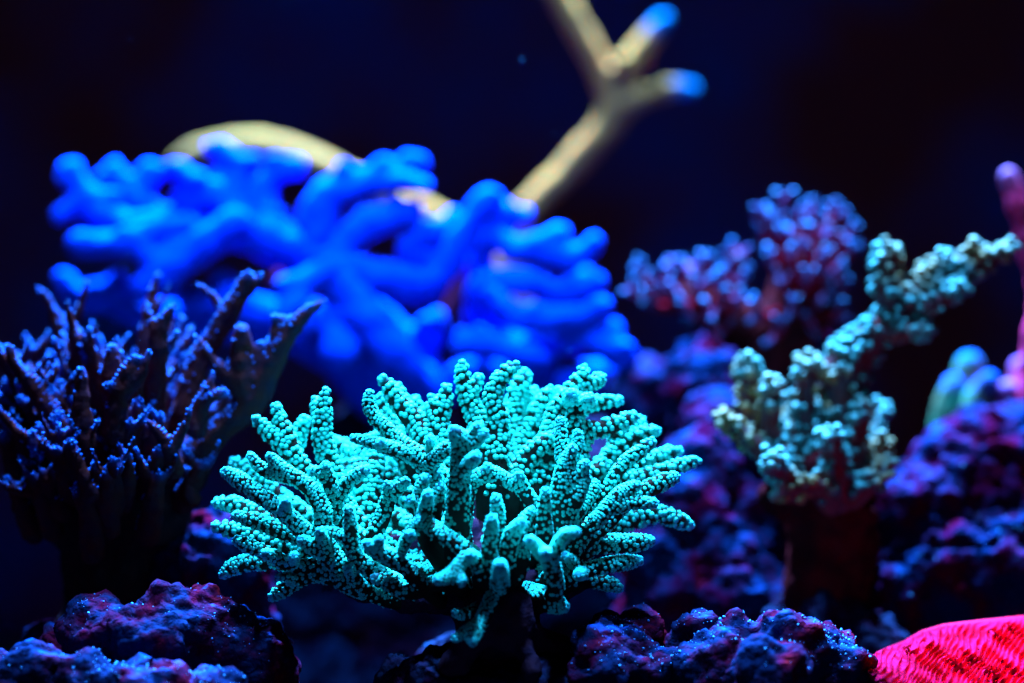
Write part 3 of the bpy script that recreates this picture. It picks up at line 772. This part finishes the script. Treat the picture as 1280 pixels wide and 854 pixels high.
# ------------------------------------------------------------------ red-brown antler coral on the left
brown = thing('antler_coral', 'dark red-brown antler coral with blue beaded edges on a thick dark trunk', 'coral', tuple(P(130, 800, -60)))
me, pf = flesh([[(128, 830, -60, 66), (130, 770, -60, 52), (135, 720, -60, 58), (140, 660, -60, 70), (150, 610, -60, 64), (160, 570, -60, 44)],
                [(140, 690, -60, 56), (200, 620, -50, 44), (246, 572, -46, 20)],
                [(130, 680, -60, 50), (70, 630, -54, 34), (30, 600, -50, 16)]], 0.0013, smooth=8, lumps=0.008, lump_size=0.014)
part('trunk', me, M['brown_trunk'], brown, label='thick dark trunk widening upward')
Z = -46
ANT = [
 [[(215,600,Z,16),(247,565,Z,14),(282,532,Z,12),(316,504,Z,12),(338,455,Z,12),(372,402,Z,8),(405,375,Z,4)],
  [(330,475,Z,11),(344,440,Z,10),(345,398,Z,5)], [(312,500,Z,12),(303,470,Z,13),(302,415,Z,8)], [(318,490,Z,10),(325,455,Z,8),(328,430,Z,5)],
  [(306,500,Z,10),(288,472,Z,9),(267,453,Z,7),(245,420,Z,3.5)], [(360,415,Z,6),(358,395,Z,4)], [(380,396,Z,5),(383,380,Z,3)]],
 [[(230,520,-52,12),(250,450,-54,11),(268,422,-55,10),(291,384,-56,9),(309,342,-56,5)], [(294,382,-56,7),(312,362,-57,6),(326,343,-58,4)], [(280,400,-56,6),(270,376,-58,5),(246,354,-60,3)]],
 [[(190,520,-46,12),(197,450,-44,10),(200,410,-44,8),(218,382,-44,4)], [(199,420,-44,7),(188,400,-46,5),(184,380,-48,3)]],
 [[(150,540,-34,12),(141,480,-32,10),(140,455,-32,9),(141,434,-32,6)]],
 [[(145,545,-26,12),(148,500,-26,10),(156,474,-26,9),(169,447,-26,5)], [(156,490,-26,8),(176,468,-26,7),(187,438,-26,4)], [(150,498,-26,7),(132,480,-24,4)]],
 [[(80,545,-36,12),(46,490,-36,9),(21,460,-36,7),(10,434,-36,5)], [(46,490,-36,7),(66,470,-38,5),(72,450,-40,3)]],
 [[(104,560,-24,12),(102,517,-24,10),(102,463,-24,5)]],
 [[(100,500,-70,11),(80,430,-74,8),(63,382,-76,5),(47,360,-76,3.5)], [(80,430,-74,7),(98,392,-74,5),(108,350,-74,3.5)], [(78,424,-74,6),(84,395,-76,4)]],
 [[(180,480,-72,10),(184,400,-76,7),(192,362,-78,5),(198,342,-78,3)], [(184,400,-76,6),(206,372,-76,4),(212,356,-76,3)]],
 [[(218,590,-24,10),(212,562,-22,8),(197,539,-22,6),(180,522,-22,4)], [(214,566,-22,7),(228,539,-22,6),(239,508,-22,3.5)]],
 [[(245,540,-36,10),(252,505,-36,8),(268,466,-36,4)], [(250,515,-36,6),(262,500,-34,6),(280,490,-34,5)]],
 [[(90,590,-26,12),(60,562,-26,7),(21,539,-26,6),(-4,508,-26,4)]],
 [[(80,640,-30,12),(48,610,-28,9),(44,598,-28,8),(39,580,-28,4)], [(52,614,-28,7),(22,615,-26,5),(-4,602,-26,4)]],
 [[(115,620,-16,10),(98,580,-14,7),(91,552,-14,4)]],
 [[(240,625,-36,9),(236,600,-36,7),(232,583,-36,4)]],
]
hub = (150, 610, -58)
for k in range(34):      # short pointed blades that cover the front of the crown
    tx = RNG.uniform(-10, 262); ty = RNG.uniform(440, 600) + abs(tx - 130) * 0.12
    tz = -14 - ((tx - 130) / 150) ** 2 * 26 - max(0, 560 - ty) * 0.22
    ln = RNG.uniform(50, 95)
    bx, by = tx + (140 - tx) * 0.25, ty + ln
    r0 = RNG.uniform(8, 12)
    g = [[(bx, by, tz - 12, r0 * 1.1), ((tx + bx) / 2, (ty + by) / 2, tz - 4, r0), (tx, ty, tz, 2.6)]]
    for j in range(RNG.integers(1, 4)):
        f = RNG.uniform(0.1, 0.8); sd = RNG.choice([-1, 1]); l2 = RNG.uniform(16, 40)
        qx, qy = (tx + bx) / 2 * (1 - f) + tx * f, (ty + by) / 2 * (1 - f) + ty * f
        g.append([(qx, qy + 6, tz - 3, 6), (qx + sd * l2 * 0.5, qy - l2 * 0.4, tz - 1, 4.5), (qx + sd * l2 * 0.7, qy - l2, tz + 1, 2.4)])
    ANT.append(g)
for k in range(46):
    a = RNG.uniform(0, 2 * math.pi)
    rr = math.sqrt(RNG.uniform(0.05, 1.0))
    tx = 165 + math.cos(a) * rr * 215
    tz = -60 + math.sin(a) * rr * 44
    ty = 362 + rr * rr * 110 + RNG.uniform(-15, 70) + (60 if tz > -40 else 0)
    if tx > 300 or (tx > 240 and tz > -46):
        tx = 120 + RNG.uniform(-140, 100)
    mx, my, mz = hub[0] + (tx - hub[0]) * 0.62, hub[1] + (ty - hub[1]) * 0.45, hub[2] + (tz - hub[2]) * 0.6
    r0 = RNG.uniform(9, 13)
    grp = [[(hub[0] + (tx - hub[0]) * 0.25, hub[1] - 15, hub[2] + (tz - hub[2]) * 0.25, r0 * 1.2), (mx, my, mz, r0), (tx, ty, tz, 3.2)]]
    for j in range(RNG.integers(2, 5)):
        f = RNG.uniform(0.15, 0.8)
        bx, by, bz = mx + (tx - mx) * f, my + (ty - my) * f, mz + (tz - mz) * f
        ln = RNG.uniform(22, 52)
        dx = RNG.choice([-1, 1]) * RNG.uniform(0.15, 0.7) * ln
        grp.append([(bx, by, bz, r0 * (0.85 - 0.4 * f)), (bx + dx * 0.6, by - ln * 0.5, bz + RNG.uniform(-3, 4), 5), (bx + dx, by - ln, bz + RNG.uniform(-4, 6), 2.6)])
    ANT.append(grp)
ANT = [[[(x, y, z, r * (1.45 if r > 7 else 1.2 if r > 4.5 else 0.9)) for (x, y, z, r) in c] for c in g] for g in ANT]
for grp in ANT:
    me, pf = flesh(grp, 0.0008, smooth=3, tipfade=0.004, lumps=0.0012, lump_size=0.003, sides=8)
    def keep(h, n, dt):
        return (n[2] > 0.42 and RNG.random() < 0.92) or dt < 0.0022  # blue beads on tips and upward faces, top light put into colour
    cm = scatter(me, pf, 3.2 * S(-50), 'bead', keep=keep, tipfade=0.006, grow=0.35)
    br = part('branch', me, M['brown'], brown)
    if cm:
        part('polyps', cm, M['brown_bead'], brown, parent=br, kind='stuff')

# ------------------------------------------------------------------ knobby aqua coral on the right
green = thing('knobby_coral', 'knobby aqua coral with one long arm reaching right on a red foot', 'coral', tuple(P(1030, 790, -88)))
ZG = -88
GREEN = [
 [[(1050,575,ZG,34),(1056,516,ZG,34),(1058,462,ZG,31),(1081,429,ZG,24),(1116,404,ZG,21),(1152,374,ZG,20),(1194,345,ZG,18),(1234,325,ZG,13),(1264,311,ZG,8)],
  [(1120,400,ZG,20),(1112,370,ZG,21),(1107,340,ZG,18),(1111,314,ZG,14)], [(1150,370,ZG,15),(1158,345,ZG,13),(1160,334,ZG,11)], [(1180,352,ZG,14),(1182,326,ZG,10),(1180,314,ZG,8)],
  [(1200,340,ZG,13),(1212,318,ZG,11),(1216,310,ZG,9)], [(1160,385,ZG+4,14),(1190,368,ZG+6,11),(1206,358,ZG+6,8)], [(1120,420,ZG+4,14),(1145,414,ZG+5,11),(1160,411,ZG+5,8)]],
 [[(970,580,ZG+4,22),(946,530,ZG+4,18),(935,490,ZG+4,17),(934,452,ZG+4,15)]],
 [[(975,585,ZG+10,18),(950,562,ZG+14,16),(925,541,ZG+14,14),(905,524,ZG+14,11)]],
 [[(1005,600,ZG+4,26),(1002,550,ZG+4,20),(1006,500,ZG+4,18),(1009,458,ZG+4,17)]],
 [[(980,600,ZG+12,22),(964,545,ZG+12,17),(964,505,ZG+12,16),(964,482,ZG+12,14)]],
 [[(990,615,ZG+18,22),(972,590,ZG+26,18),(964,574,ZG+32,15)]],
 [[(1049,630,ZG+14,24),(1043,580,ZG+18,20),(1038,545,ZG+20,15)]],
 [[(1066,625,ZG+8,22),(1070,585,ZG+10,18),(1072,546,ZG+10,16),(1080,510,ZG+10,15)]],
 [[(1060,625,ZG+14,20),(1088,606,ZG+16,16),(1106,590,ZG+16,13),(1109,580,ZG+16,11)]],
 [[(1072,590,ZG,16),(1096,568,ZG-2,13),(1105,554,ZG-2,11)]],
 [[(1040,630,ZG+16,22),(1016,605,ZG+22,15),(996,614,ZG+24,13),(972,611,ZG+26,11)]],
 [[(1030,600,ZG-10,24),(1040,520,ZG-26,18),(1030,470,ZG-34,14)]], [[(1000,600,ZG-14,24),(970,530,ZG-30,18),(960,490,ZG-36,14)]],
 [[(1060,600,ZG-12,22),(1090,540,ZG-28,16),(1100,510,ZG-34,13)]],
]
me, pf = flesh([[(1020, 830, ZG, 66), (1028, 760, ZG, 52), (1040, 690, ZG, 52), (1035, 630, ZG, 62), (1025, 590, ZG, 54)],
                [(1040, 650, ZG + 4, 40), (1075, 640, ZG + 8, 26)], [(1020, 640, ZG + 4, 40), (975, 620, ZG + 6, 26)]], 0.0013, smooth=8, lumps=0.008, lump_size=0.012)
part('trunk', me, M['red_trunk'], green, label='dark red trunk below the knobby branches')
for i, grp in enumerate(GREEN):
    grp = [[(x, y, z, r * (0.94 if i == 0 else 0.84)) for (x, y, z, r) in c] for c in grp]
    me, pf = flesh(grp, 0.0012, smooth=5, tipfade=0.006)
    cm = scatter(me, pf, 11.6 * S(ZG), 'knob', keep=lambda h, n, dt: n[2] > 0.05 or dt < 0.007 or RNG.random() < 0.22, tilt=0.9, tipfade=0.012, jit=0.25, grow=0.3)  # few aqua knobs underneath, so brown skin gives painted-in shade
    br = part('branch', me, M['green_skin'], green)
    if cm:
        part('knobs', cm, M['green_knob'], green, parent=br, kind='stuff')

# ------------------------------------------------------------------ bushy blue and magenta coral
ZP = -172
purple = thing('bushy_coral', 'bushy coral of short blue buds over a magenta core, behind the knobby coral', 'coral', tuple(P(960, 470, ZP)))
me, pf = flesh([[(965, 500, ZP, 56), (975, 440, ZP, 44), (990, 390, ZP, 40), (1000, 350, ZP, 34)],
                [(970, 450, ZP, 40), (920, 405, ZP, 34), (860, 378, ZP, 24), (820, 366, ZP, 14)],
                [(1000, 410, ZP, 34), (1030, 370, ZP, 26)]], 0.0014, smooth=8, lumps=0.003, lump_size=0.008)
part('trunk', me, M['red_trunk'], purple)
hubA, hubB = (1000, 372), (880, 385)
TIPS = [(973,241,0,9),(942,258,2,9),(964,270,8,9),(1044,252,0,9),(1030,268,8,8),(1056,262,-6,8),(1067,281,2,9),(988,287,12,9),(1070,308,6,8),(948,286,4,8),(1036,290,14,9),
        (957,319,12,8),(985,315,16,8),(1010,303,14,9),(1000,262,-4,9),(1018,250,-10,8),(1052,330,10,9),(1040,345,12,9),(930,345,8,9),
        (794,336,0,10),(780,364,4,9),(829,334,-2,10),(852,333,-4,10),(885,321,2,10),(935,311,0,11),(848,374,12,10),(806,378,10,9),(908,360,14,11),(868,356,12,10),(928,376,16,9),
        (905,335,2,10),(820,356,10,10),(1030,378,14,9),(1045,372,6,9),(940,400,16,10),(1020,420,16,9),(890,400,14,9),(960,430,18,9),(1058,398,10,9),(985,395,22,9),(1005,345,20,9),(970,350,18,8),(860,400,10,9),(1030,318,20,8),(900,425,16,9),(1062,352,4,8)]
for (x, y, dz, r0) in TIPS:
    h = hubA if x > 938 else hubB
    bx, by = h[0] + (x - h[0]) * 0.3, h[1] + (y - h[1]) * 0.2 + 8
    if x < 850:
        bx, by = x + (h[0] - x) * 0.55, 384
    mx, my = (x + bx) / 2 + RNG.uniform(-4, 4), (y + by) / 2 + 3
    grp = [[(bx, by, ZP + dz * 0.3, r0 * 0.9), (mx, my, ZP + dz * 0.7, r0 * 0.72), (x, y, ZP + dz, r0 * 0.50)]]
    for j in range(2):
        f = RNG.uniform(0.2, 0.7); ex = RNG.uniform(-20, 20)
        qx, qy = mx + (x - mx) * f, my + (y - my) * f
        grp.append([(qx, qy, ZP + dz * 0.8, r0 * 0.6), (qx + ex, qy - 22, ZP + dz + RNG.uniform(-4, 8), r0 * 0.42)])
    me, pf = flesh(grp, 0.0011, smooth=2, tipfade=0.0065)
    cm = scatter(me, pf, 8.5 * S(ZP), 'bead', keep=lambda h, n, dt: (dt < 0.0020) and RNG.random() < 0.5, tipfade=0.008, grow=0.3)
    br = part('branch', me, M['purple_skin'], purple)
    if cm:
        part('buds', cm, M['purple_bead'], purple, parent=br, kind='stuff')

# ------------------------------------------------------------------ right edge: rose branch and stubby coral
rose = thing('rose_coral', 'slender rose-red branch with a blue tip behind the right rock pile', 'coral', tuple(P(1300, 640, -160)))
me, pf = flesh([[(1305, 640, -160, 34), (1295, 480, -160, 24), (1304, 380, -160, 19), (1292, 310, -160, 18), (1273, 256, -160, 15), (1259, 221, -160, 13)],
                [(1292, 300, -160, 13), (1306, 250, -162, 11), (1312, 210, -164, 10)]], 0.0013, tipfade=0.010, lumps=0.004, lump_size=0.008)
part('branch', me, M['pink_branch'], rose)
stub = thing('stubby_coral', 'stubby teal and pink coral with round blue buds on top of the right rock pile', 'coral', tuple(P(1215, 580, -170)))
for grp, mt in (([[(1195,600,-170,34),(1190,540,-170,28),(1188,505,-170,22),(1192,482,-170,15)]], 'bud_teal'),
                ([[(1215,600,-168,34),(1218,540,-166,30),(1222,500,-166,20),(1226,482,-166,12)], [(1222,502,-166,13),(1236,476,-162,14)]], 'bud_teal'),
                ([[(1205,560,-176,22),(1204,490,-178,18),(1212,456,-180,18)]], 'bud_teal'),
                ([[(1270,600,-165,30),(1268,520,-164,20),(1262,490,-162,16)], [(1268,510,-164,14),(1290,480,-164,13)]], 'bud_pink'),
                ([[(1290,600,-172,30),(1280,500,-174,18),(1276,458,-176,14)]], 'bud_pink')):
    me, pf = flesh(grp, 0.0013, tipfade=0.009, lumps=0.0015, lump_size=0.006)
    part('bud_stem', me, M[mt], stub)

# ------------------------------------------------------------------ pink plate coral
m, nt, N, L, b = nodes('hot_pink_plate')
at = N.new('ShaderNodeAttribute'); at.attribute_name = 'rim'
tc = N.new('ShaderNodeTexCoord')
no = N.new('ShaderNodeTexNoise'); no.inputs['Scale'].default_value = 160; no.inputs['Detail'].default_value = 5
L.new(tc.outputs['Object'], no.inputs['Vector'])
ra = N.new('ShaderNodeValToRGB')
ra.color_ramp.elements[0].position = 0.36; ra.color_ramp.elements[0].color = (0.26, 0.001, 0.008, 1)
ra.color_ramp.elements[1].position = 0.58; ra.color_ramp.elements[1].color = (0.52, 0.003, 0.030, 1)
L.new(no.outputs['Fac'], ra.inputs['Fac'])
mx = N.new('ShaderNodeMix'); mx.data_type = 'RGBA'
L.new(at.outputs['Fac'], mx.inputs['Factor']); L.new(ra.outputs['Color'], mx.inputs['A']); mx.inputs['B'].default_value = (0.66, 0.010, 0.036, 1)
L.new(mx.outputs['Result'], b.inputs['Base Color']); b.inputs['Roughness'].default_value = 0.7; b.inputs['Specular IOR Level'].default_value = 0.0
n2 = N.new('ShaderNodeTexNoise'); n2.inputs['Scale'].default_value = 900
L.new(tc.outputs['Object'], n2.inputs['Vector'])
bu = N.new('ShaderNodeBump'); bu.inputs['Strength'].default_value = 0.5; bu.inputs['Distance'].default_value = 0.0006
L.new(n2.outputs['Fac'], bu.inputs['Height']); L.new(bu.outputs['Normal'], b.inputs['Normal'])
M['pink'] = m
plate = thing('plate_coral', 'hot pink ridged plate coral with a pointed pale lip', 'coral', tuple(P(1240, 900, 0)))
nu, nv = 300, 150
rim_x = [1083, 1100, 1130, 1152, 1180, 1230, 1280, 1350, 1430]
rim_y = [824, 813, 801, 788, 780, 774, 769, 768, 790]
bot_x = [1083, 1096, 1112, 1130, 1165, 1220, 1290, 1360, 1430]
bot_y = [826, 842, 858, 874, 900, 925, 935, 925, 880]
uu = np.linspace(0, 1, nu); kk = np.linspace(0, 1, 9)
rx, ry, bx, by = (np.interp(uu, kk, q) for q in (rim_x, rim_y, bot_x, bot_y))
W = np.zeros((nu, nv, 3)); rim = np.zeros((nu, nv))
for j in range(nv):
    v = j / (nv - 1)
    px = rx + (bx - rx) * v
    py = ry + (by - ry) * v
    z = -34 + 62 * v ** 0.8 + 8 * np.sin(uu * 3.1)
    z = z * np.clip(uu * 5, 0.15, 1) + 4 * (1 - np.clip(uu * 5, 0, 1))
    ph = (px * 0.93 + py * 0.55) / 8.2 * 2 * math.pi * 0.5
    warp = 1.7 * np.sin(py / 17.0 + px / 60) + 1.3 * np.sin(px / 31.0 - py / 9.0) + 0.9 * np.sin(px / 11.0 + py / 13.0) + 0.5 * np.sin(px / 5.3 - py / 4.1)
    ridge = 1 - np.abs(np.sin(ph + warp))
    ridge = ridge ** 1.6 * (0.55 + 0.45 * np.sin(px / 23 + py / 15 + 1.0) ** 2)
    hgt = ridge * 3.8 * np.clip(v * 12, 0, 1) * np.clip(uu * 9, 0, 1)
    for i in range(nu):
        W[i, j] = P(px[i], py[i] - hgt[i] * 1.6, z[i] + hgt[i] * 0.8)
    rim[:, j] = np.clip(np.maximum(0.8 - v * 20, 0.9 - uu * 12), 0, 1)
i, j = np.meshgrid(np.arange(nu - 1), np.arange(nv - 1), indexing='ij')
q = np.stack([i * nv + j, i * nv + j + 1, (i + 1) * nv + j + 1, (i + 1) * nv + j], -1).reshape(-1, 4)
me = mesh_np('plate', W.reshape(-1, 3), [q])
add_attr(me, 'rim', rim.ravel())
def mods(o):
    s = o.modifiers.new('t', 'SOLIDIFY'); s.thickness = 0.0024; s.offset = -1
me = bake(me, mods)
part('plate', me, M['pink'], plate)
me, pf = flesh([[(1250, 950, -30, 50), (1260, 900, -30, 40), (1270, 860, -34, 26)]], 0.0016, smooth=6)
part('stalk', me, M['pink'], plate)

# ------------------------------------------------------------------ specks adrift in the water
k = 20
pos = np.array([P(RNG.uniform(0, 1280), RNG.uniform(0, 640), RNG.uniform(-260, -10)) for _ in range(k)])
dirs = RNG.normal(size=(k, 3)); dirs /= np.linalg.norm(dirs, axis=1)[:, None]
me = stamp(pos, dirs, 0.00018 + 0.00022 * RNG.random(k) ** 3, 'bead')
sp = part('drifting_specks', me, M['grain'], None)
sp['kind'] = 'stuff'
sp['label'] = 'tiny pale specks adrift in the dark water'
sp['category'] = 'specks'
